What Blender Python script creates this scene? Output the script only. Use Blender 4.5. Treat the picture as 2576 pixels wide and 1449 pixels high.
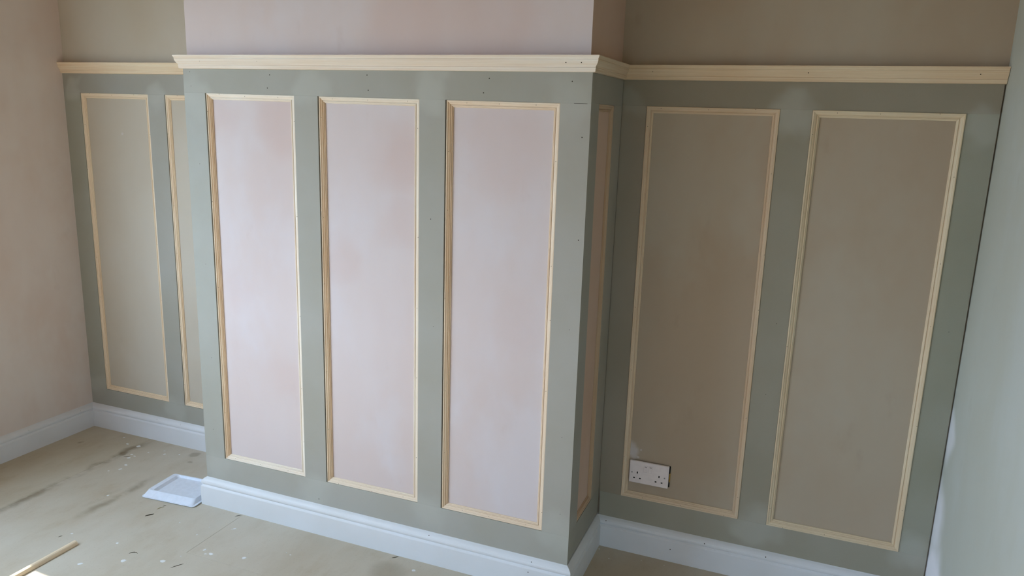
import bpy, bmesh, math, random
from mathutils import Vector, Matrix

# ------------------------------------------------------------------ camera, world, sun, exposure
S = bpy.context.scene
for o in list(bpy.data.objects):
    bpy.data.objects.remove(o)
COL = S.collection
IMG_W, IMG_H = 2576, 1449
YAW, PITCH, ROLL, FPX = 0.3717, -0.2186, 0.0318, 1919.44
cam_data = bpy.data.cameras.new('camera')
cam = bpy.data.objects.new('camera', cam_data)
COL.objects.link(cam)
fwd = Vector((-math.sin(YAW) * math.cos(PITCH), math.cos(YAW) * math.cos(PITCH), math.sin(PITCH)))
r0 = Vector((math.cos(YAW), math.sin(YAW), 0))
u0 = r0.cross(fwd)
rt = math.cos(ROLL) * r0 + math.sin(ROLL) * u0
upv = -math.sin(ROLL) * r0 + math.cos(ROLL) * u0
cam.matrix_world = Matrix(((rt.x, upv.x, -fwd.x, 2.2621), (rt.y, upv.y, -fwd.y, -2.3152), (rt.z, upv.z, -fwd.z, 1.6436), (0, 0, 0, 1)))
cam_data.sensor_fit = 'HORIZONTAL'
cam_data.sensor_width = 36.0
cam_data.lens = 36.0 * FPX / IMG_W
cam_data.clip_start = 0.02
S.camera = cam

SKY = (0.64, 0.85, 1.09)
SKY_STRENGTH = 11.0
SUN_STRENGTH = 15.5
world = bpy.data.worlds.new('sky')
S.world = world
world.use_nodes = True
bg = world.node_tree.nodes['Background']
bg.inputs['Color'].default_value = (*SKY, 1)
bg.inputs['Strength'].default_value = SKY_STRENGTH

WALL_X, FRONT_Y = -1.1375, -3.4
FX0, FX1, FZ0, FZ1 = 1.45, 1.85, 0.10, 1.75           # unseen opening added behind the camera for low fill light
WY0, WY1, WZ0, WZ1 = -3.05, -0.550, 0.80, 2.25      # window opening in the left wall, beside the camera's view
sun_data = bpy.data.lights.new('sun', 'SUN')
sun_data.energy = SUN_STRENGTH
sun_data.color = (1.0, 0.90, 0.78)
sun_data.angle = math.radians(0.6)
sun = bpy.data.objects.new('sun', sun_data)
COL.objects.link(sun)
sun_dir = Vector((0.905, -0.05, -WZ0))
sun.rotation_euler = sun_dir.to_track_quat('-Z', 'Y').to_euler()
sun.location = Vector((-0.2, -0.66, 0)) - sun_dir * 5

portal_data = bpy.data.lights.new('window_portal', 'AREA')
portal_data.shape = 'RECTANGLE'
portal_data.size = WY1 - WY0
portal_data.size_y = WZ1 - WZ0
portal_data.cycles.is_portal = True
portal = bpy.data.objects.new('window_portal', portal_data)
COL.objects.link(portal)
portal.location = (WALL_X - 0.09, (WY0 + WY1) / 2, (WZ0 + WZ1) / 2)
portal.rotation_euler = Vector((1, 0, 0)).to_track_quat('-Z', 'Z').to_euler()

portal2_data = bpy.data.lights.new('fill_portal', 'AREA')
portal2_data.shape = 'RECTANGLE'
portal2_data.size = FX1 - FX0
portal2_data.size_y = FZ1 - FZ0
portal2_data.cycles.is_portal = True
portal2 = bpy.data.objects.new('fill_portal', portal2_data)
COL.objects.link(portal2)
portal2.location = ((FX0 + FX1) / 2, FRONT_Y - 0.11, (FZ0 + FZ1) / 2)
portal2.rotation_euler = Vector((0, 1, 0)).to_track_quat('-Z', 'Z').to_euler()

S.view_settings.view_transform = 'Standard'
S.view_settings.look = 'None'
S.view_settings.exposure = -0.03
S.view_settings.gamma = 1.0
S.view_settings.use_curve_mapping = False
S.cycles.max_bounces = 10
S.cycles.diffuse_bounces = 7
S.cycles.use_denoising = True

random.seed(7)
# ------------------------------------------------------------------ measured layout (metres)
W, D, E = 1.6, 0.3953, 0.4015           # breast width; depth of right and left alcove panelling behind the breast face
XL, XR = -1.1375, 2.752
TH = 0.012                              # board thickness
ZSK, ZR0, ZR1 = 0.1226, 1.7872, 1.8365  # skirting top, rail bottom, rail top
CEIL = 2.72


# ------------------------------------------------------------------ materials
def lin(c):
    return tuple((x / 12.92 if x <= 0.04045 else ((x + 0.055) / 1.055) ** 2.4) for x in (v / 255 for v in c))


class NT:
    def __init__(self, name):
        self.m = bpy.data.materials.new(name)
        self.m.use_nodes = True
        self.t = self.m.node_tree
        self.b = self.t.nodes['Principled BSDF']

    def n(self, typ, **kw):
        nd = self.t.nodes.new(typ)
        for k, v in kw.items():
            setattr(nd, k, v)
        return nd

    def l(self, a, b):
        self.t.links.new(a, b)

    def coords(self, kind='Position', scale=(1, 1, 1), loc=(0, 0, 0)):
        if kind == 'Position':
            src = self.n('ShaderNodeNewGeometry').outputs['Position']
        else:
            src = self.n('ShaderNodeTexCoord').outputs[kind]
        mp = self.n('ShaderNodeMapping')
        mp.inputs['Scale'].default_value = scale
        mp.inputs['Location'].default_value = loc
        self.l(src, mp.inputs['Vector'])
        return mp.outputs['Vector']

    def noise(self, vec, scale, detail=3, rough=0.5, lo=0.35, hi=0.65):
        nz = self.n('ShaderNodeTexNoise')
        nz.inputs['Scale'].default_value = scale
        nz.inputs['Detail'].default_value = detail
        nz.inputs['Roughness'].default_value = rough
        self.l(vec, nz.inputs['Vector'])
        mr = self.n('ShaderNodeMapRange')
        mr.interpolation_type = 'SMOOTHSTEP'
        mr.inputs['From Min'].default_value = lo
        mr.inputs['From Max'].default_value = hi
        self.l(nz.outputs['Fac'], mr.inputs['Value'])
        return mr.outputs['Result']

    def mix(self, fac, a, b, mode='MIX'):
        mx = self.n('ShaderNodeMix')
        mx.data_type = 'RGBA'
        mx.blend_type = mode
        for sock, v in ((mx.inputs[0], fac), (mx.inputs[6], a), (mx.inputs[7], b)):
            if hasattr(v, 'is_linked'):
                self.l(v, sock)
            elif isinstance(v, (int, float)):
                sock.default_value = v
            else:
                sock.default_value = (*v, 1) if len(v) == 3 else v
        return mx.outputs[2]

    def math(self, op, a, b=None, clamp=False):
        nd = self.n('ShaderNodeMath', operation=op)
        nd.use_clamp = clamp
        for i, v in enumerate((a, b)):
            if v is None:
                continue
            if hasattr(v, 'is_linked'):
                self.l(v, nd.inputs[i])
            else:
                nd.inputs[i].default_value = v
        return nd.outputs[0]

    def blobs(self, pts, warp=0.03, wscale=9):
        """sum of soft round patches at world positions (x, y, z, radius, strength)"""
        pos = self.n('ShaderNodeNewGeometry').outputs['Position']
        nz = self.n('ShaderNodeTexNoise')
        nz.inputs['Scale'].default_value = wscale
        nz.inputs['Detail'].default_value = 2
        self.l(pos, nz.inputs['Vector'])
        sub = self.n('ShaderNodeVectorMath', operation='SUBTRACT')
        self.l(nz.outputs['Color'], sub.inputs[0])
        sub.inputs[1].default_value = (0.5, 0.5, 0.5)
        sc = self.n('ShaderNodeVectorMath', operation='SCALE')
        self.l(sub.outputs[0], sc.inputs[0])
        sc.inputs['Scale'].default_value = warp * 3
        ad = self.n('ShaderNodeVectorMath', operation='ADD')
        self.l(pos, ad.inputs[0])
        self.l(sc.outputs[0], ad.inputs[1])
        tot = None
        for x, y, z, r, s in pts:
            ds = self.n('ShaderNodeVectorMath', operation='DISTANCE')
            self.l(ad.outputs[0], ds.inputs[0])
            ds.inputs[1].default_value = (x, y, z)
            mr = self.n('ShaderNodeMapRange')
            mr.interpolation_type = 'SMOOTHSTEP'
            mr.inputs['From Min'].default_value = r
            mr.inputs['From Max'].default_value = r * 0.35
            mr.inputs['To Max'].default_value = s
            self.l(ds.outputs['Value'], mr.inputs['Value'])
            tot = mr.outputs['Result'] if tot is None else self.math('MAXIMUM', tot, mr.outputs['Result'])
        return tot

    def bump(self, h, strength=0.2, dist=0.002):
        bp = self.n('ShaderNodeBump')
        bp.inputs['Strength'].default_value = strength
        bp.inputs['Distance'].default_value = dist
        self.l(h, bp.inputs['Height'])
        self.l(bp.outputs['Normal'], self.b.inputs['Normal'])

    def done(self, col, rough=0.8, spec=0.3):
        if hasattr(col, 'is_linked'):
            self.l(col, self.b.inputs['Base Color'])
        else:
            self.b.inputs['Base Color'].default_value = (*col, 1)
        self.b.inputs['Roughness'].default_value = rough
        self.b.inputs['Specular IOR Level'].default_value = spec
        return self.m


def plaster(name, base, warm, pale, streak=0.35, filler=None, mottle_light=None, amount=0.8):
    k = NT(name)
    v = k.coords('Position', (1, 1, 0.55))
    c = k.mix(k.math('MULTIPLY', k.noise(v, 1.7, 4, 0.55), amount), base, warm)
    c = k.mix(k.math('MULTIPLY', k.noise(k.coords('Position', (1, 1, .6), (3.3, 1.7, 9.1)), 2.6, 4, 0.6, 0.42, 0.68), 0.75), c, pale)
    st = k.noise(k.coords('Position', (1, 1, 0.09)), 6.0, 2, 0.5, 0.3, 0.7)
    c = k.mix(k.math('MULTIPLY', st, streak * 0.5), c, warm)
    # small trowel blotches
    c = k.mix(k.math('MULTIPLY', k.noise(k.coords('Position', (1, 1, .5), (7, 5, 1)), 9, 4, 0.6, 0.62, 0.8), 0.35), c, tuple(x * 0.86 for x in warm))
    if mottle_light:
        c = k.mix(k.blobs(mottle_light[0], 0.05, 5), c, mottle_light[1])
    if filler:
        c = k.mix(k.blobs(filler, 0.005, 30), c, lin((205, 202, 205)))
    h = k.noise(k.coords('Position'), 40, 3, 0.6, 0.2, 0.8)
    k.bump(h, 0.06, 0.001)
    return k.done(c, 0.72, 0.25)


M = {}
M['plaster_pink'] = plaster('plaster_pink', lin((205, 195, 195)), lin((199, 180, 174)), lin((206, 201, 206)), 0.3, amount=0.4,
                            mottle_light=([(.45, 0, 1.60, .16, .55), (.14, 0, 1.62, .14, .4), (.96, 0, 1.50, .20, .6), (.94, 0, 1.28, .14, .35), (.68, 0, 1.12, .12, .35), (.95, 0, 1.95, .22, .5),
                                   (1.30, 0, 1.55, .22, .35), (1.25, 0, 1.95, .26, .4), (.42, 0, .62, .14, .35), (.20, 0, .95, .12, .25), (1.36, 0, .95, .16, .25)], lin((198, 176, 170))))
M['plaster_grey'] = plaster('plaster_grey', lin((175, 163, 145)), lin((170, 152, 131)), lin((177, 168, 152)), 0.2,
                            filler=[(1.718, .407, .412, .034, .6), (1.714, .407, .43, .026, .5), (1.726, .407, .394, .020, .5),
                                    (1.752, .407, .421, .006, .6), (1.741, .407, .388, .008, .6)])
M['plaster_side_bounce'] = plaster('plaster_side_bounce', lin((206, 180, 162)), lin((200, 170, 148)), lin((208, 184, 168)), 0.2)  # pink plaster copy for the sides, warm bounce light put into the colour
M['plaster_alcove_left_lit'] = plaster('plaster_alcove_left_lit', lin((190, 183, 168)), lin((184, 174, 156)), lin((192, 186, 173)), 0.2,
                                   filler=[(-.795, .4135, 1.515, .010, .5)])  # same plaster as the right alcove, lightened: window light put into the colour
M['plaster_left'] = plaster('plaster_left', lin((215, 206, 200)), lin((206, 188, 176)), lin((217, 211, 206)), 0.3)
M['paint_right'] = plaster('paint_right', lin((182, 185, 175)), lin((178, 179, 166)), lin((186, 190, 184)), 0.15,
                           mottle_light=([(2.756, .36, .40, .17, .8), (2.756, .30, .20, .20, 1.0), (2.756, .38, .68, .12, .6), (2.756, .20, .05, .2, 1.0)], lin((234, 234, 240))))  # pale blobs low by the corner: bluish window light painted on the wall

# green moisture-resistant board, with pale sanded filler at the joints
k = NT('green_board')
oi = k.n('ShaderNodeObjectInfo')
fine = k.noise(k.coords('Position'), 900, 2, 0.5, 0.3, 0.7)
big = k.noise(k.coords('Position', (1, 1, 1)), 3.0, 4, 0.55, 0.3, 0.7)
c = k.mix(big, lin((158, 156, 146)), lin((163, 162, 155)))
c = k.mix(k.math('MULTIPLY', fine, 0.12), c, lin((132, 132, 114)))
c = k.mix(1.0, c, oi.outputs['Color'], 'MULTIPLY')
patches = [(.575, 0, 1.725, .10, .5), (.545, 0, .175, .09, .5), (1.05, 0, 1.72, .085, .6), (1.06, 0, .20, .10, .5), (1.545, 0, 1.70, .11, .45),
           (.05, 0, 1.70, .10, .4), (1.555, 0, .23, .11, .5), (.05, 0, .18, .09, .4),
           (2.17, D, 1.70, .10, .6), (2.71, D, 1.66, .09, .6), (2.20, D, .21, .11, .6), (2.70, D, .25, .10, .6), (1.64, D, 1.70, .07, .3),
           (-1.06, E, 1.72, .07, .7), (-.56, E, 1.69, .08, .6), (-1.09, E, .22, .08, .6), (-.56, E, .19, .08, .5)]
c = k.mix(k.math('MULTIPLY', k.blobs(patches, 0.05, 8), .6), c, lin((186, 189, 181)))
k.bump(fine, 0.05, 0.0005)
M['board'] = k.done(c, 0.62, 0.35)

# pine strip: grain along local X
k = NT('pine')
oi = k.n('ShaderNodeObjectInfo')
g1 = k.noise(k.coords('Object', (1.2, 160, 160)), 1.0, 3, 0.6, 0.3, 0.7)
g2 = k.noise(k.coords('Object', (5, 600, 600)), 1.0, 2, 0.5, 0.3, 0.7)
big = k.noise(k.coords('Position'), 2.3, 2, 0.5, 0.35, 0.65)
c = k.mix(big, lin((234, 226, 210)), lin((230, 216, 196)))
c = k.mix(k.math('MULTIPLY', g1, 0.4), c, lin((218, 192, 160)))
c = k.mix(k.math('MULTIPLY', g2, 0.2), c, lin((190, 150, 108)))
c = k.mix(1.0, c, oi.outputs['Color'], 'MULTIPLY')
M['pine'] = k.done(c, 0.6, 0.3)

k = NT('primed_skirting')
c = k.mix(k.noise(k.coords('Position'), 5, 3, 0.5, 0.3, 0.7), lin((217, 221, 226)), lin((213, 216, 219)))
M['primer'] = k.done(c, 0.5, 0.4)

k = NT('chipboard_floor')
oi = k.n('ShaderNodeObjectInfo')
a = k.noise(k.coords('Position', (1, .35, 1)), 4, 5, 0.6, 0.3, 0.7)
b = k.noise(k.coords('Position', (1, .5, 1), (4, 4, 0)), 12, 4, 0.65, 0.45, 0.75)
dust = k.noise(k.coords('Position', (1, .6, 1), (9, 2, 0)), 2.2, 5, 0.6, 0.4, 0.65)
c = k.mix(a, lin((184, 175, 158)), lin((192, 185, 170)))
c = k.mix(k.math('MULTIPLY', b, 0.4), c, lin((166, 150, 124)))
c = k.mix(k.math('MULTIPLY', dust, 0.5), c, lin((202, 198, 188)))
c = k.mix(k.math('MULTIPLY', k.noise(k.coords('Position'), 160, 3, 0.6, 0.58, 0.75), 0.25), c, lin((120, 106, 86)))
def streak(x0, half, wob, y0, y1, strength):
    """grimy line running front to back along x = x0"""
    pos = k.n('ShaderNodeNewGeometry').outputs['Position']
    sp = k.n('ShaderNodeSeparateXYZ')
    k.l(pos, sp.inputs[0])
    nz = k.n('ShaderNodeTexNoise')
    nz.inputs['Scale'].default_value = 7
    nz.inputs['Detail'].default_value = 4
    k.l(k.coords('Position', (.4, 1, 1)), nz.inputs['Vector'])
    dx = k.math('ABSOLUTE', k.math('ADD', k.math('SUBTRACT', sp.outputs[0], x0), k.math('MULTIPLY', k.math('SUBTRACT', nz.outputs['Fac'], .5), wob)))
    mr = k.n('ShaderNodeMapRange')
    mr.interpolation_type = 'SMOOTHSTEP'
    mr.inputs['From Min'].default_value = half
    mr.inputs['From Max'].default_value = 0
    mr.inputs['To Max'].default_value = strength
    k.l(dx, mr.inputs['Value'])
    ends = []
    for e0, e1 in ((y0, y0 + .12), (y1, y1 - .10)):
        m2 = k.n('ShaderNodeMapRange')
        m2.inputs['From Min'].default_value = e0
        m2.inputs['From Max'].default_value = e1
        k.l(sp.outputs[1], m2.inputs['Value'])
        ends.append(m2.outputs['Result'])
    brk = k.noise(k.coords('Position', (1, 1, 1), (2, 7, 0)), 9, 3, .6, .3, .6)
    return k.math('MULTIPLY', k.math('MULTIPLY', mr.outputs['Result'], brk), k.math('MULTIPLY', ends[0], ends[1]))


for args in ((-.715, .035, .10, -.5, .38, .75), (-.385, .035, .08, -.36, .10, .6), (-.44, .022, .06, -.26, -.05, .5)):
    c = k.mix(streak(*args), c, lin((128, 116, 96)))
c = k.mix(k.blobs([(.95, -.12, 0, .09, .35), (-1.0, .2, 0, .02, .5), (-.715, .205, 0, .028, .7), (-.40, .33, 0, .03, .5), (-.36, .27, 0, .02, .5)], 0.02, 14), c, lin((128, 116, 96)))
c = k.mix(1.0, c, oi.outputs['Color'], 'MULTIPLY')
k.bump(b, 0.15, 0.001)
M['floor'] = k.done(c, 0.6, 0.35)


def plain(name, col, rough=0.5, spec=0.4):
    k = NT(name)
    c = k.mix(k.noise(k.coords('Position'), 60, 2, 0.5, 0.3, 0.7), lin(col), tuple(x * 0.94 for x in lin(col)))
    return k.done(c, rough, spec)


M['plastic'] = plain('white_plastic', (224, 234, 248), 0.35, 0.5)
M['socket'] = plain('socket_plastic', (230, 220, 218), 0.35, 0.5)
M['dark'] = plain('dark_hole', (22, 18, 15), 0.9, 0.1)
M['nail'] = plain('nail_hole_dark', (52, 45, 38), 0.9, 0.1)
M['sub'] = plain('subfloor', (96, 86, 70), 0.9, 0.1)
M['yellow'] = plain('yellow_plastic', (190, 150, 50), 0.5)
M['metal'] = plain('screw_metal', (150, 146, 140), 0.4)
M['fleck'] = plain('dried_paint', (226, 229, 229), 0.6)
M['splinter'] = plain('splinter_dark', (58, 50, 36), 0.9, 0.1)
M['splinter_pale'] = plain('splinter_pale', (170, 160, 120), 0.8)
M['ceiling'] = plain('ceiling_plaster', (190, 164, 138), 0.8, 0.2)
M['frame'] = plain('window_frame_paint', (230, 230, 228), 0.4)


# ------------------------------------------------------------------ mesh helpers
def link(o, parent=None):
    COL.objects.link(o)
    if parent is not None:
        o.parent = parent
    return o


def new_obj(name, verts, faces, mat, parent=None, origin=(0, 0, 0), bevel=0.0, smooth=False, color=None, matrix=None):
    """verts in world space (or in local space when a matrix is given); origin = object origin in world space"""
    me = bpy.data.meshes.new(name)
    og = Vector(origin)
    me.from_pydata([tuple(Vector(v) - og) for v in verts] if matrix is None else [tuple(v) for v in verts], [], faces)
    bm = bmesh.new()
    bm.from_mesh(me)
    bmesh.ops.recalc_face_normals(bm, faces=bm.faces)
    if bevel:
        bmesh.ops.bevel(bm, geom=list(bm.edges), offset=bevel, segments=1, affect='EDGES', profile=0.5)
    bm.to_mesh(me)
    bm.free()
    if smooth:
        me.polygons.foreach_set('use_smooth', [True] * len(me.polygons))
    me.materials.append(mat)
    o = bpy.data.objects.new(name, me)
    link(o, parent)
    base = Matrix.Identity(4) if parent is None else WM[parent.name].inverted()
    o.matrix_local = base @ (Matrix.Translation(og) if matrix is None else matrix)
    WM[o.name] = Matrix.Translation(og) if matrix is None else matrix
    if color:
        o.color = (*color, 1)
    return o


WM = {}


def put(o, parent, m):
    """parent o under parent with world matrix m"""
    link(o, parent)
    o.matrix_local = WM[parent.name].inverted() @ m
    WM[o.name] = m
    return o


def empty(name, loc, label, cat, group=None):
    o = bpy.data.objects.new(name, None)
    o.empty_display_size = 0.1
    link(o)
    o.location = loc
    WM[o.name] = Matrix.Translation(loc)
    return tag(o, label, cat, group)


def tag(o, label, cat, group=None):
    o['label'] = label
    o['category'] = cat
    if group:
        o['group'] = group
    return o


def structure(o):
    o['kind'] = 'structure'
    return o


BOXF = [(0, 1, 2, 3), (7, 6, 5, 4), (0, 4, 5, 1), (1, 5, 6, 2), (2, 6, 7, 3), (3, 7, 4, 0)]


def boxv(x0, x1, y0, y1, z0, z1):
    return [(x0, y0, z0), (x1, y0, z0), (x1, y1, z0), (x0, y1, z0), (x0, y0, z1), (x1, y0, z1), (x1, y1, z1), (x0, y1, z1)]


def box(name, x0, x1, y0, y1, z0, z1, mat, parent=None, bevel=0.0, color=None):
    return new_obj(name, boxv(x0, x1, y0, y1, z0, z1), BOXF, mat, parent, ((x0 + x1) / 2, (y0 + y1) / 2, z0), bevel, color=color)


def boxes(name, lst, mat, parent=None, origin=(0, 0, 0)):
    vs, fs = [], []
    for b in lst:
        k0 = len(vs)
        vs += boxv(*b)
        fs += [tuple(i + k0 for i in f) for f in BOXF]
    return new_obj(name, vs, fs, mat, parent, origin)


def board(name, quad, y0, y1, mat, parent, axis='y', color=None, bevel=0.0003):
    """quad = four (a, z) corners counter-clockwise; extruded from y0 to y1 along axis"""
    def p(a, z, d):
        return (a, d, z) if axis == 'y' else (d, a, z)
    vs = [p(a, z, y0) for a, z in quad] + [p(a, z, y1) for a, z in quad]
    c = [sum(v[i] for v in vs) / 8 for i in range(3)]
    c[2] = min(v[2] for v in vs)
    return new_obj(name, vs, BOXF, mat, parent, c, bevel, color=color)


def sweep(name, prof, length, m0, m1, matrix, mat, parent=None, color=None, smooth_ang=0.6):
    """profile (a, b) swept along local X; ends mitred: x0 = m0*a, x1 = length + m1*a"""
    n = len(prof)
    vs = [(m0 * a, a, b) for a, b in prof] + [(length + m1 * a, a, b) for a, b in prof]
    fs = [(i, (i + 1) % n, n + (i + 1) % n, n + i) for i in range(n)]
    fs += [tuple(range(n)), tuple(range(2 * n - 1, n - 1, -1))]
    return new_obj(name, vs, fs, mat, parent, matrix=matrix, color=color)


def frame_matrix(origin, x, y, z):
    x, y, z = Vector(x).normalized(), Vector(y).normalized(), Vector(z).normalized()
    return Matrix(((x.x, y.x, z.x, origin[0]), (x.y, y.y, z.y, origin[1]), (x.z, y.z, z.z, origin[2]), (0, 0, 0, 1)))


# one shared nail-hole mesh (disc facing local +Z)
def disc_mesh(name, r, h, n=8):
    vs = [(r * math.cos(i * 2 * math.pi / n), r * math.sin(i * 2 * math.pi / n), 0) for i in range(n)]
    vs += [(x * 0.9, y * 0.9, h) for x, y, _ in vs]
    fs = [(i, (i + 1) % n, n + (i + 1) % n, n + i) for i in range(n)] + [tuple(range(n - 1, -1, -1)), tuple(range(n, 2 * n))]
    me = bpy.data.meshes.new(name)
    me.from_pydata(vs, [], fs)
    return me


NAIL = disc_mesh('nail_hole', 0.0020, 0.0006)
NAIL.materials.append(M['nail'])
NAIL_S = disc_mesh('nail_hole_small', 0.0012, 0.0005)
NAIL_S.materials.append(M['nail'])


def nail(parent, pos, normal, small=False):
    o = bpy.data.objects.new('nail_hole', NAIL_S if small else NAIL)
    q = Vector(normal).to_track_quat('Z', 'Y').to_matrix().to_4x4()
    return put(o, parent, Matrix.Translation(Vector(pos) - Vector(normal) * 0.0002) @ q)


# ------------------------------------------------------------------ the room
breast = structure(box('wall_chimney_breast', TH, W - TH, TH, 0.55, 0, CEIL, M['plaster_pink']))
breast.data.materials.append(M['plaster_side_bounce'])
for f in breast.data.polygons:
    if abs(f.normal.x) > .9:
        f.material_index = 1
structure(box('wall_alcove_left', XL - 0.1, TH, E + TH, 0.55, 0, CEIL, M['plaster_alcove_left_lit']))
structure(box('wall_alcove_right', W - TH, XR + 0.1, D + TH, 0.55, 0, CEIL, M['plaster_grey']))
WY = FRONT_Y
structure(boxes('wall_left', [(XL - .1, XL, WY - .12, E + TH, 0, WZ0), (XL - .1, XL, WY - .12, E + TH, WZ1, CEIL),
                              (XL - .1, XL, WY - .12, WY0, WZ0, WZ1), (XL - .1, XL, WY1, E + TH, WZ0, WZ1)], M['plaster_left'], origin=(XL, -1.5, 0)))
structure(box('wall_right', XR + 0.0045, XR + 0.1, WY - 0.12, D + TH, 0, CEIL, M['paint_right']))
structure(boxes('wall_front', [(XL, FX0, WY - .12, WY, 0, CEIL), (FX1, XR + .0045, WY - .12, WY, 0, CEIL), (FX0, FX1, WY - .12, WY, 0, FZ0),
                               (FX0, FX1, WY - .12, WY, FZ1, CEIL)], M['plaster_pink'], origin=(.8, WY, 0)))
structure(box('ceiling', XL - .1, XR + .1, WY - .12, .55, CEIL, CEIL + .1, M['ceiling']))
win = structure(boxes('window_1', [(XL - .085, XL - .03, WY0, WY0 + .04, WZ0, WZ1), (XL - .085, XL - .03, WY1 - .04, WY1, WZ0, WZ1),
                                   (XL - .085, XL - .03, WY0 + .04, WY1 - .04, WZ0, WZ0 + .04), (XL - .085, XL - .03, WY0 + .04, WY1 - .04, WZ1 - .04, WZ1)],
                      M['frame'], origin=(XL, (WY0 + WY1) / 2, WZ0)))
box('mullion', XL - .08, XL - .035, (WY0 + WY1) / 2 - .02, (WY0 + WY1) / 2 + .02, WZ0 + .04, WZ1 - .04, M['frame'], win)
fill_opening = structure(boxes('fill_opening_1', [(FX0, FX0 + .06, WY - .1, WY - .05, FZ0, FZ1), (FX1 - .06, FX1, WY - .1, WY - .05, FZ0, FZ1),
                                  (FX0 + .06, FX1 - .06, WY - .1, WY - .05, FZ0, FZ0 + .1), (FX0 + .06, FX1 - .06, WY - .1, WY - .05, FZ1 - .06, FZ1)],
                       M['frame'], origin=((FX0 + FX1) / 2, WY, FZ0)))  # frame of the added fill-light opening
structure(boxes('ground_outside', [(-60, XL - .1, -60, 30, -.45, -.35), (XL - .1, 40, -60, WY - .12, -.45, -.35)], plain('garden_ground', (112, 112, 96), 0.9)))
floor = structure(box('floor', XL - .1, XR + .1, WY - .12, .55, -.08, -.016, M['sub']))
G = 0.0003
sheets = [((XL, -.72 - G), (WY, E + TH), (0.95, 0.93, 0.86)),
          ((.2 + G, 1.42 - G), (-.332 + G, .012), (1.0, 0.99, 0.96)),
          ((1.42 + G, XR + .004), (WY, D + TH), (0.94, 0.90, 0.84))]
for (x0, x1), (y0, y1), tint in sheets:
    box('floor_sheet', x0, x1, y0, y1, -.016, 0, M['floor'], floor, 0.0005, color=tint)

LSH = [(-.72 + G, WY), (1.42 - G, WY), (1.42 - G, -.332 - G), (.2 - G, -.332 - G), (.2 - G, E + TH), (-.72 + G, E + TH)]
new_obj('floor_sheet', [(x, y, -.016) for x, y in LSH] + [(x, y, 0) for x, y in LSH],
        [tuple(range(5, -1, -1)), tuple(range(6, 12))] + [(i, (i + 1) % 6, 6 + (i + 1) % 6, 6 + i) for i in range(6)], M['floor'], floor, (0, -1, -.016), 0.0005, color=(1.0, 0.99, 0.96))

# skirting profile: (distance out from panelling face, height)
SK = [(-TH, 0), (.0202, 0), (.0202, .0835), (.0192, .0855), (.0155, .0885), (.0135, .0905), (.0140, .0925), (.0168, .0955), (.0182, .0995), (.0180, .1040),
      (.0160, .1090), (.0120, .1140), (.0080, .1175), (.0045, .1195), (.0020, .1215), (.0, ZSK), (-TH, ZSK)]


def skirting(name, a, b, nrm, m0, m1, parent=None):
    a, b = Vector((*a, 0)), Vector((*b, 0))
    return sweep(name, SK, (b - a).length, m0, m1, frame_matrix(a, b - a, (*nrm, 0), (0, 0, 1)), M['primer'], parent)


def out(o):
    return structure(o)


SKF = out(skirting('baseboard_chimney_front', (0, 0), (W, 0), (0, -1), -1, 1))
skirting('mitred_return', (0, E), (0, 0), (-1, 0), 1, 1, SKF)
SKS = out(skirting('baseboard_chimney_right', (W, 0), (W, D), (1, 0), -1, -1))
SKR = out(skirting('baseboard_alcove_right', (W, D), (XR, D), (0, -1), 1, -1))
SKL = out(skirting('baseboard_alcove_left', (XL, E), (0, E), (0, -1), 1, -1))
SKW = out(skirting('baseboard_left', (XL, WY), (XL, E), (1, 0), 0, -1))
SKRW = out(skirting('baseboard_right', (XR, D), (XR, WY), (-1, 0), 1, 0))
for x, z, p in ((1.063, .1135, .0125), (1.472, .111, .0145), (1.463, .072, .0202)):
    nail(SKF, (x, -p, z), (0, -1, .5 if z > .09 else 0))
for x, z, p in ((1.64, .109, .016), (1.897, .052, .0202), (2.021, .106, .0175), (2.241, .107, .017)):
    nail(SKR, (x, D - p, z), (0, -1, .4 if z > .09 else 0))
for x, z, p in ((-.683, .112, .014), (-.531, .111, .0145)):
    nail(SKL, (x, E - p, z), (0, -1, .5), True)
for y, z, p in ((.313, .108, .0165), (.032, .109, .016)):
    nail(SKW, (XL + p, y, z), (1, 0, .5), True)

# ------------------------------------------------------------------ green board panelling
C_TOP, C_ST = (0.95, 0.95, 0.93), (1.0, 1.0, 1.0)


def panelling(label, origin, axis, f0, f1, a_lo, a_hi, openings, zt, zb, tints=None, bottom_lo=None, zbase=ZSK, top_tint=None, bot_tint=None):
    """openings: list of (a0, a1); zt/zb: functions of a; board faces from f0 (front) to f1 (back)"""
    t = empty('wall_panelling', origin, label, 'wall panelling', 'green board wall panelling')
    tr = board('top_rail', [(a_lo, zt(a_lo)), (a_hi, zt(a_hi)), (a_hi, ZR0), (a_lo, ZR0)], f0, f1, M['board'], t, axis, top_tint or C_TOP)
    bl = a_lo if bottom_lo is None else bottom_lo
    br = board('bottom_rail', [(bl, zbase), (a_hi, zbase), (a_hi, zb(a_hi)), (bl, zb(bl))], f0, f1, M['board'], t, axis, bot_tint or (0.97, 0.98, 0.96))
    edges = [a_lo] + [v for o in openings for v in o] + [a_hi]
    st = []
    for i in range(0, len(edges), 2):
        a, b = edges[i], edges[i + 1]
        g = 0.00005
        s = board('stile', [(a, zb(a) + g), (b, zb(b) + g), (b, zt(b) - g), (a, zt(a) - g)], f0, f1, M['board'], t, axis, (tints or {}).get(i // 2, C_ST))
        st.append(s)
    return t, tr, br, st


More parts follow.
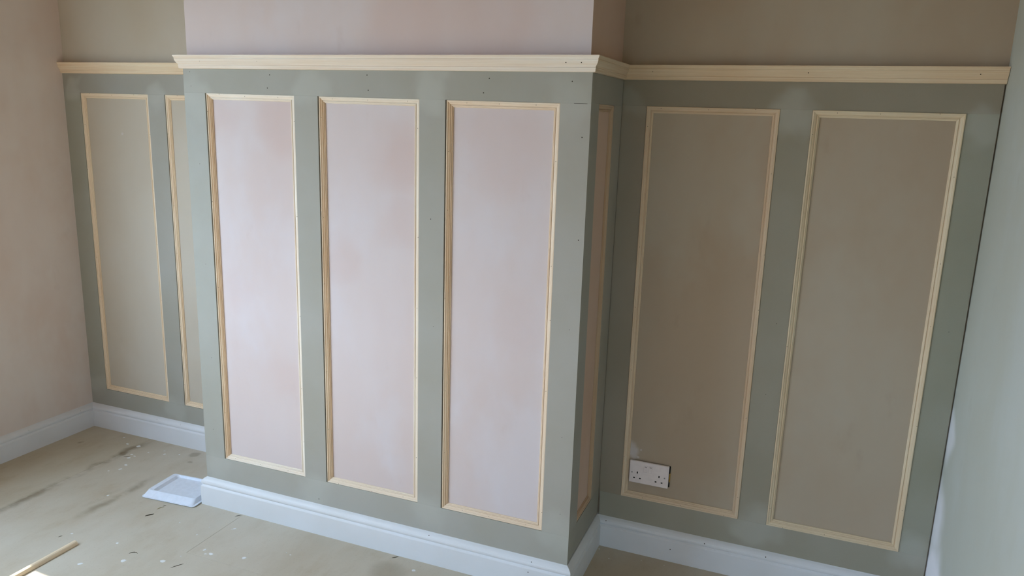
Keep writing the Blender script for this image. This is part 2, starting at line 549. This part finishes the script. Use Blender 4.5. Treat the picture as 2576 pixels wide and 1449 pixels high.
MP = [(0, 0), (0, .0130), (.0008, .0146), (.0025, .0152), (.0045, .0150), (.0060, .0138), (.0064, .0122), (.0085, .0119), (.0110, .0108), (.0130, .0088),
      (.0142, .0066), (.0152, .0064), (.0158, .0078), (.0170, .0086), (.0184, .0080), (.0192, .0062), (.0200, .0052), (.0214, .0046), (.0226, .0032), (.0230, .0)]
MP_LOW = [(0, 0), (0, .0088), (.0008, .0098), (.0030, .0102), (.0050, .0098), (.0058, .0086), (.0064, .0074), (.0090, .0074), (.0115, .0066), (.0132, .0050),
          (.0140, .0030), (.0150, .0030), (.0154, .0052), (.0168, .0062), (.0182, .0054), (.0188, .0030), (.0198, .0028), (.0204, .0038), (.0216, .0036), (.0224, .0024), (.0228, .0)]


def moulding(label, axis, nrm, face, a0, a1, z00, z01, z10, z11, tint=(1, 1, 1), left_shade=None, nails=True, gap=0.0024, cat='panel moulding', prof=None):
    """mitred pine frame on the plaster; a0,a1 along wall; z00,z01 bottom at a0,a1; z10,z11 top at a0,a1; face = plaster plane"""
    def P(a, z):
        return Vector((a, face, z)) if axis == 'y' else Vector((face, a, z))
    e = 0.0004
    prof = prof or MP_LOW
    low = prof is MP_LOW
    a0 += gap
    a1 -= e
    t = empty('panel_moulding', P((a0 + a1) / 2, min(z00, z01)), label, cat, 'pine panel mouldings')
    face = face + .0003 * sum(nrm)
    c = [P(a0, z00 + e), P(a1, z01 + e), P(a1, z11 - e), P(a0, z10 - e)]
    N = Vector(nrm)
    for i in range(4):
        p, q = c[i], c[(i + 1) % 4]
        x = (q - p).normalized()
        inward = N.cross(x)
        ctr = sum(c, Vector()) / 4
        if inward.dot(ctr - p) < 0:
            inward = -inward
        k = random.uniform(.97, 1.03)
        tt = left_shade if (i == 3 and left_shade) else tint
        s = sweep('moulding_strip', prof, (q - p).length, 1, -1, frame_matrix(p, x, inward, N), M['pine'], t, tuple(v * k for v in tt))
        if nails:
            L = (q - p).length
            cnt = 3 if L < 1 else 5
            for j in range(cnt):
                f = (j + .5) / cnt + random.uniform(-.06, .06)
                u, h = random.choice([(.0030, .0102), (.0078, .0074), (.0078, .0074)] if low else [(.0030, .0151), (.0072, .0120), (.0072, .0120)])
                nail(s, p + x * (L * f) + inward * u + N * h, N, True)
    return t


# --- chimney breast front
zt_b = lambda x: 1.7015 - .0045 * x
zb_b = lambda x: .2215 + .0062 * x
OB = [(.0998, .5028), (.6026, 1.0074), (1.1039, 1.5009)]
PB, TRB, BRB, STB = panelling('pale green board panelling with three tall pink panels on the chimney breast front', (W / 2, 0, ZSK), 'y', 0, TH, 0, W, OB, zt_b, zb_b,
                              {0: (1.0, 1.02, 1.02), 3: (1.02, 1.0, .99)}, bot_tint=(1.05, 1.06, 1.07))  # bottom rail tinted lighter: brighter light low down put into the colour
for x, z in ((.4, 1.769), (.388, 1.723), (.806, 1.772), (.81, 1.722), (1.259, 1.766), (1.24, 1.721), (1.536, 1.76)):
    nail(TRB, (x, 0, z), (0, -1, 0))
for x, z in ((.033, 1.777), (.035, 1.725)):
    nail(TRB, (x, 0, z), (0, -1, 0), True)
nail(BRB, (.565, 0, .144), (0, -1, 0))
box('open_joint', 1.545, 1.588, -.0002, .001, zt_b(1.56) - .0005, zt_b(1.56) + .0005, M['nail'], TRB)
for i, x, z in ((0, .056, 1.436), (0, .057, 1.044), (0, .06, .657), (0, .047, .344), (2, 1.053, 1.299), (2, 1.067, .919), (3, 1.576, 1.593), (3, 1.581, 1.272), (3, 1.565, .974), (3, 1.558, .595), (3, 1.565, .312)):
    nail(STB[i], (x, 0, z), (0, -1, 0), i == 0 or z < 1)
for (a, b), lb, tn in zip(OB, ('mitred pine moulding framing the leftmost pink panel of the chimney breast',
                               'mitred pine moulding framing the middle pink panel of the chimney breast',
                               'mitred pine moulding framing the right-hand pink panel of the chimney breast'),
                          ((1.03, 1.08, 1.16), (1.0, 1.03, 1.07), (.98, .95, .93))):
    moulding(lb, 'y', (0, -1, 0), TH, a, b, zb_b(a), zb_b(b), zt_b(a), zt_b(b), tn, (.84, .75, .65), gap=.0034)  # left strips tinted darker: shade on their slope put into the colour

# --- chimney breast right side (faces +X)
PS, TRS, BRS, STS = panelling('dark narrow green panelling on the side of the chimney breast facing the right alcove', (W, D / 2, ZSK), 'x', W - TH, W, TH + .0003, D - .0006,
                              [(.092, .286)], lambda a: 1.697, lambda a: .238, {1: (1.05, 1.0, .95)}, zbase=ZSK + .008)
moulding('pine moulding framing the narrow shadowed panel on the breast side', 'x', (1, 0, 0), W - TH, .092, .286, .238, .238, 1.697, 1.697, (.74, .64, .56), nails=False)  # dark tint puts the shade of this side into the pine

# --- right alcove
zb_r = lambda x: .2225 + .005 * (x - 1.69)
OR = [(1.6878, 2.1294), (2.2287, 2.6647)]
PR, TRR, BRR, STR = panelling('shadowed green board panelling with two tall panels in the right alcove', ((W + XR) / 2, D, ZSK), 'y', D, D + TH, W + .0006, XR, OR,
                              lambda x: 1.7005, zb_r, {0: (.88, .78, .68), 1: (.86, .81, .72), 2: (.87, .89, .80)}, bottom_lo=W + .006, top_tint=(.80, .73, .63), bot_tint=(.92, .90, .83))  # board tints darkened and warmed: alcove shade put into the colour
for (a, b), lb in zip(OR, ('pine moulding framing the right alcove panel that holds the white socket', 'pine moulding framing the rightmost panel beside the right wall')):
    moulding(lb, 'y', (0, -1, 0), D + TH, a, b, zb_r(a), zb_r(b), 1.7005, 1.7005, (.86, .79, .70) if a < 2 else (.90, .87, .77), gap=.0005, prof=MP)  # pine tinted darker, more so by the breast: painted alcove shade
for i, x, z in ((1, 2.19, .98), (1, 2.18, .72), (2, 2.71, 1.02)):
    nail(STR[i], (x, D, z), (0, -1, 0), True)

# --- left alcove
OL = [(-1.0309, -.6088), (-.5096, -.0876)]
PL, TRL, BRL, STL = panelling('olive green board panelling in the left alcove behind the chimney breast', ((XL) / 2, E, ZSK), 'y', E, E + TH, XL, -.0004, OL,
                              lambda x: 1.699, lambda x: .212, {0: (.97, 1.0, .95), 1: (1.0, 1.0, .98)})
for (a, b), lb in zip(OL, ('pine moulding framing the complete panel of the left alcove', 'pine moulding in the left alcove partly hidden by the chimney breast')):
    moulding(lb, 'y', (0, -1, 0), E + TH, a, b, .212, .212, 1.699, 1.699, (1.0, .96, .88), gap=.0024 if a > -.6 else .0010)

# ------------------------------------------------------------------ dado rails
H = ZR1
RP = [(-TH, ZR0), (.0045, ZR0), (.0090, 1.7885), (.0105, 1.7905), (.0108, 1.7970), (.0122, 1.7995), (.0108, 1.8015), (.0112, 1.8035), (.0150, 1.8085), (.0190, 1.8150),
      (.0208, 1.8205), (.0212, 1.8235), (.0202, 1.8250), (.0216, 1.8275), (.0242, 1.8325), (.0246, 1.8345), (.0246, ZR1), (-TH, ZR1)]
RP = [(a, b - ZR0) for a, b in RP]


def rail(name, a, b, nrm, m0, m1, tint, parent=None):
    a, b = Vector((*a, ZR0)), Vector((*b, ZR0))
    return sweep(name, RP, (b - a).length, m0, m1, frame_matrix(a, b - a, (*nrm, 0), (0, 0, 1)), M['pine'], parent, tint)


RF = tag(rail('dado_rail', (0, 0), (W, 0), (0, -1), -1, 1, (1.0, 1.03, 1.10)), 'long pale pine rail with mitred ends across the chimney breast front', 'dado rail', 'pine dado rails')
rail('mitred_return', (0, E), (0, 0), (-1, 0), 1, 1, (1, 1, 1), RF)
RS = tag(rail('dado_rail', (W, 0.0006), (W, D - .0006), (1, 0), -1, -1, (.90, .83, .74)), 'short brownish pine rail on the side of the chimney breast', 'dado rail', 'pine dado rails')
RR = tag(rail('dado_rail', (W, D), (XR + .003, D), (0, -1), 1, 0, (.92, .86, .75)), 'pine rail running along the right alcove to the right wall', 'dado rail', 'pine dado rails')  # rail tint carries the dark, warm shade of the alcove
RL = tag(rail('dado_rail', (XL, E), (0, E), (0, -1), 0, -1, (1.0, .95, .84)), 'pine rail along the left alcove ending at the left wall', 'dado rail', 'pine dado rails')
for x in (.1, .361, 1.519, 1.568):
    nail(RF, (x, -.0185, 1.8145), (0, -1, -.5), x < 1)
for x in (1.704, 2.203, 2.682):
    nail(RR, (x, D - .0185, 1.8145), (0, -1, -.5), x < 2)

# ------------------------------------------------------------------ double socket
t = empty('wall_socket', (1.79, D + TH, .2885), 'white double wall socket with black pin slots low in the alcove panel', 'wall socket')
YF = .3930
fp = box('faceplate', 1.7162, 1.8662, YF, YF + .0085, .2885, .3785, M['socket'], t, 0.0015)
bb = box('back_box', 1.7195, 1.8695, YF + .0085, D + TH + .0005, .2925, .3755, M['dark'], t)
box('retaining_clip', 1.8685, 1.8705, YF + .004, D + TH + .0005, .315, .348, M['yellow'], t, 0.0003)
for cx in (1.747, 1.8305):
    cz = .3315 if cx < 1.8 else .3305
    for dx, dz, w, h in ((0, 0, .0042, .0082), (-.0115, -.0225, .0066, .0046), (.0115, -.0225, .0066, .0046)):
        box('pin_slot', cx + dx - w / 2, cx + dx + w / 2, YF - .0003, YF + .002, cz + dz - h / 2, cz + dz + h / 2, M['dark'], fp)
for sx, sz in ((1.726, .330), (1.8515, .329)):
    sc = bpy.data.objects.new('screw', disc_mesh('screw', .0030, .0008, 12))
    sc.data.materials.append(M['metal'])
    put(sc, fp, Matrix.Translation((sx, YF + .0002, sz)) @ Vector((0, -1, 0)).to_track_quat('Z', 'Y').to_matrix().to_4x4())
for sx in (1.778, 1.7965):
    sw = box('rocker_switch', sx - .0072, sx + .0072, YF - .0014, YF + .002, .338, .3655, M['socket'], fp, 0.0006)
    box('switch_mark', sx - .004, sx + .004, YF - .0018, YF - .0012, .3600, .3616, M['dark'], fp)

# ------------------------------------------------------------------ white plastic tray on the floor
ang = math.radians(4.4)
TM = Matrix.Translation((-.293, -.086, 0)) @ Matrix.Rotation(ang, 4, 'Z')      # local x along near edge, y away


def rounded(x0, x1, y0, y1, r, z, n=4):
    pts = []
    for cx, cy, a in ((x1 - r, y0 + r, -90), (x1 - r, y1 - r, 0), (x0 + r, y1 - r, 90), (x0 + r, y0 + r, 180)):
        for i in range(n + 1):
            t_ = math.radians(a + 90 * i / n)
            pts.append((cx + r * math.cos(t_), cy + r * math.sin(t_), z))
    return pts


def loft(name, rings, mat, parent, matrix, cap=True):
    n = len(rings[0])
    vs = [p for r in rings for p in r]
    fs = []
    for j in range(len(rings) - 1):
        for i in range(n):
            fs.append((j * n + i, j * n + (i + 1) % n, (j + 1) * n + (i + 1) % n, (j + 1) * n + i))
    if cap:
        fs.append(tuple(range(n - 1, -1, -1)))
        fs.append(tuple(range((len(rings) - 1) * n, len(rings) * n)))
    return new_obj(name, vs, fs, mat, parent, matrix=matrix)


tw, td = .272, .205
tray = empty('plastic_tray', (-.16, .01, 0), 'shallow white plastic tray lying on the floor against the chimney breast skirting', 'tray')
loft('tray_flange', [rounded(0, tw, 0, td, .014, .003), rounded(0, tw, 0, td, .014, .0055), rounded(.001, tw - .001, .001, td - .001, .013, .006)], M['plastic'], tray, TM)
loft('tray_body', [rounded(.004, tw - .010, .004, td - .004, .012, .006), rounded(.007, tw - .020, .034, td - .007, .012, .0215),
                   rounded(.009, tw - .022, .037, td - .009, .012, .0225), rounded(.030, tw - .024, .040, td - .012, .012, .0215),
                   rounded(.042, tw - .026, .042, td - .016, .010, .0125)], M['plastic'], tray, TM)

# ------------------------------------------------------------------ timber offcut, splinters, paint flecks
SP = [(0, 0), (.022, 0), (.022, .004), (.0205, .009), (.0170, .0130), (.0125, .0150), (.007, .0150), (.0025, .0135), (0, .010)]
o = sweep('timber_strip', SP, .75, 0, 0, frame_matrix((-.2305, -1.21, 0.0005), (.0, 1, 0), (1, 0, 0), (0, 0, 1)), M['pine'], None, (.98, .94, .84))
tag(o, 'rounded pine offcut strip lying on the floor at the bottom left', 'timber offcut')


def sliver(pts, r, mat, label):
    """tapered bent splinter through world points"""
    vs, fs = [], []
    n = 5
    P = [Vector(p) for p in pts]
    for i, p in enumerate(P):
        d = (P[min(i + 1, len(P) - 1)] - P[max(i - 1, 0)]).normalized()
        s = d.cross(Vector((0, 0, 1))).normalized()
        w = r * (0.2 + .7 * math.sin(math.pi * (i + .35) / (len(P) - .3)))
        for j in range(n):
            a = 2 * math.pi * j / n
            vs.append(p + s * (w * math.cos(a)) + Vector((0, 0, 1)) * (w * .5 * math.sin(a) + w * .5))
    for i in range(len(P) - 1):
        for j in range(n):
            fs.append((i * n + j, i * n + (j + 1) % n, (i + 1) * n + (j + 1) % n, (i + 1) * n + j))
    fs += [tuple(range(n)), tuple(range(len(P) * n - n, len(P) * n))]
    o = new_obj('wood_splinter', vs, fs, mat, None, P[0])
    return tag(o, label, 'wood splinter', 'wood splinters on the floor')


def bent(x, y, ang_, L, curl, lift=.004):
    pts = []
    a = ang_
    px, py = x, y
    for i in range(5):
        pts.append((px, py, -.0002 + .25 * lift * math.sin(math.pi * i / 4)))
        px += math.cos(a) * L / 4
        py += math.sin(a) * L / 4
        a += curl
    return pts


sliver(bent(-.152, -.196, .9, .034, .05, .003), .0030, M['splinter'], 'thick dark wood splinter on the floor just in front of the tray')
sliver(bent(-.152, -.135, 1.4, .030, -.2, .006), .0020, M['splinter_pale'], 'pale forked wood splinter touching the near edge of the tray')
sliver(bent(-.150, -.105, .7, .014, .2), .0012, M['splinter'], 'tiny dark wood splinter at the near edge of the tray')
sliver(bent(.012, -.425, 1.1, .036, -.45, .005), .0016, M['splinter'], 'thin curled wood splinter between two white paint splashes')
sliver(bent(.222, -.432, 1.0, .046, .02, .003), .0014, M['splinter'], 'long straight thin wood splinter at the bottom edge of the picture')
sliver(bent(.178, -.045, .6, .026, .2), .0013, M['splinter'], 'thin wood splinter against the front skirting beside the tray')
sliver(bent(.920, -.042, .5, .028, .2), .0016, M['splinter'], 'wood splinter against the middle of the front skirting')
sliver(bent(-.326, -.452, .7, .016, .3), .0012, M['splinter'], 'tiny wood splinter beside the end of the pine offcut')
sliver(bent(-.684, .176, .3, .030, .05), .0016, M['splinter'], 'dark wood splinter among the white flecks of the left alcove floor')


def fleck(x, y, r, stretch=1.0, rot=0.0):
    n = random.choice((6, 7, 8))
    ring = []
    for i in range(n):
        a = 2 * math.pi * i / n
        q = r * random.uniform(.7, 1.25)
        u, v = q * math.cos(a) * stretch, q * math.sin(a)
        ring.append((x + u * math.cos(rot) - v * math.sin(rot), y + u * math.sin(rot) + v * math.cos(rot)))
    vs = [(a, b, .0) for a, b in ring] + [(x + (a - x) * .85, y + (b - y) * .85, .0007) for a, b in ring]
    fs = [(i, (i + 1) % n, n + (i + 1) % n, n + i) for i in range(n)] + [tuple(range(n)), tuple(range(2 * n - 1, n - 1, -1))]
    new_obj('paint_splash', vs, fs, M['fleck'], floor, (x, y, 0))


for x, y, r, s in ((-.714, .292, .011, 1.4), (-.861, .339, .007, 1), (-.785, .29, .008, 1.5), (-.667, .209, .008, 1.2), (-.65, .177, .009, 1.3), (-.641, .201, .006, 1.6),
                   (-.614, .259, .006, 1.3), (-.532, .278, .006, 1.4), (-.56, .305, .004, 1.5), (-.465, .305, .006, 1), (-.602, .115, .008, 1.5), (-.589, .071, .008, 1.5),
                   (-.622, .037, .005, 1.3), (-.432, -.133, .006, 1.3), (-.086, -.391, .006, 1.2), (-.299, -.413, .005, 1.4), (.032, -.468, .011, 1.3), (.166, -.413, .011, 1.3),
                   (.248, -.29, .0075, 1.4), (.289, -.301, .008, 1.6), (.418, -.271, .010, 1.1), (.563, -.184, .004, 1), (.541, -.179, .003, 1), (.143, -.219, .004, 1),
                   (.147, -.155, .003, 1), (.013, -.176, .004, 1), (1.036, -.081, .008, 1.2), (-.093, -.548, .008, 1.5), (.245, -.123, .005, 1.8), (.238, -.13, .003, 1),
                   (1.627, .349, .004, 1), (1.679, .299, .003, 1), (1.797, .338, .0025, 1), (1.884, .342, .0025, 1), (.27, -.31, .004, 2), (.2, -.36, .003, 1)):
    fleck(x, y, r * .8, s, random.uniform(-.4, 1.2))
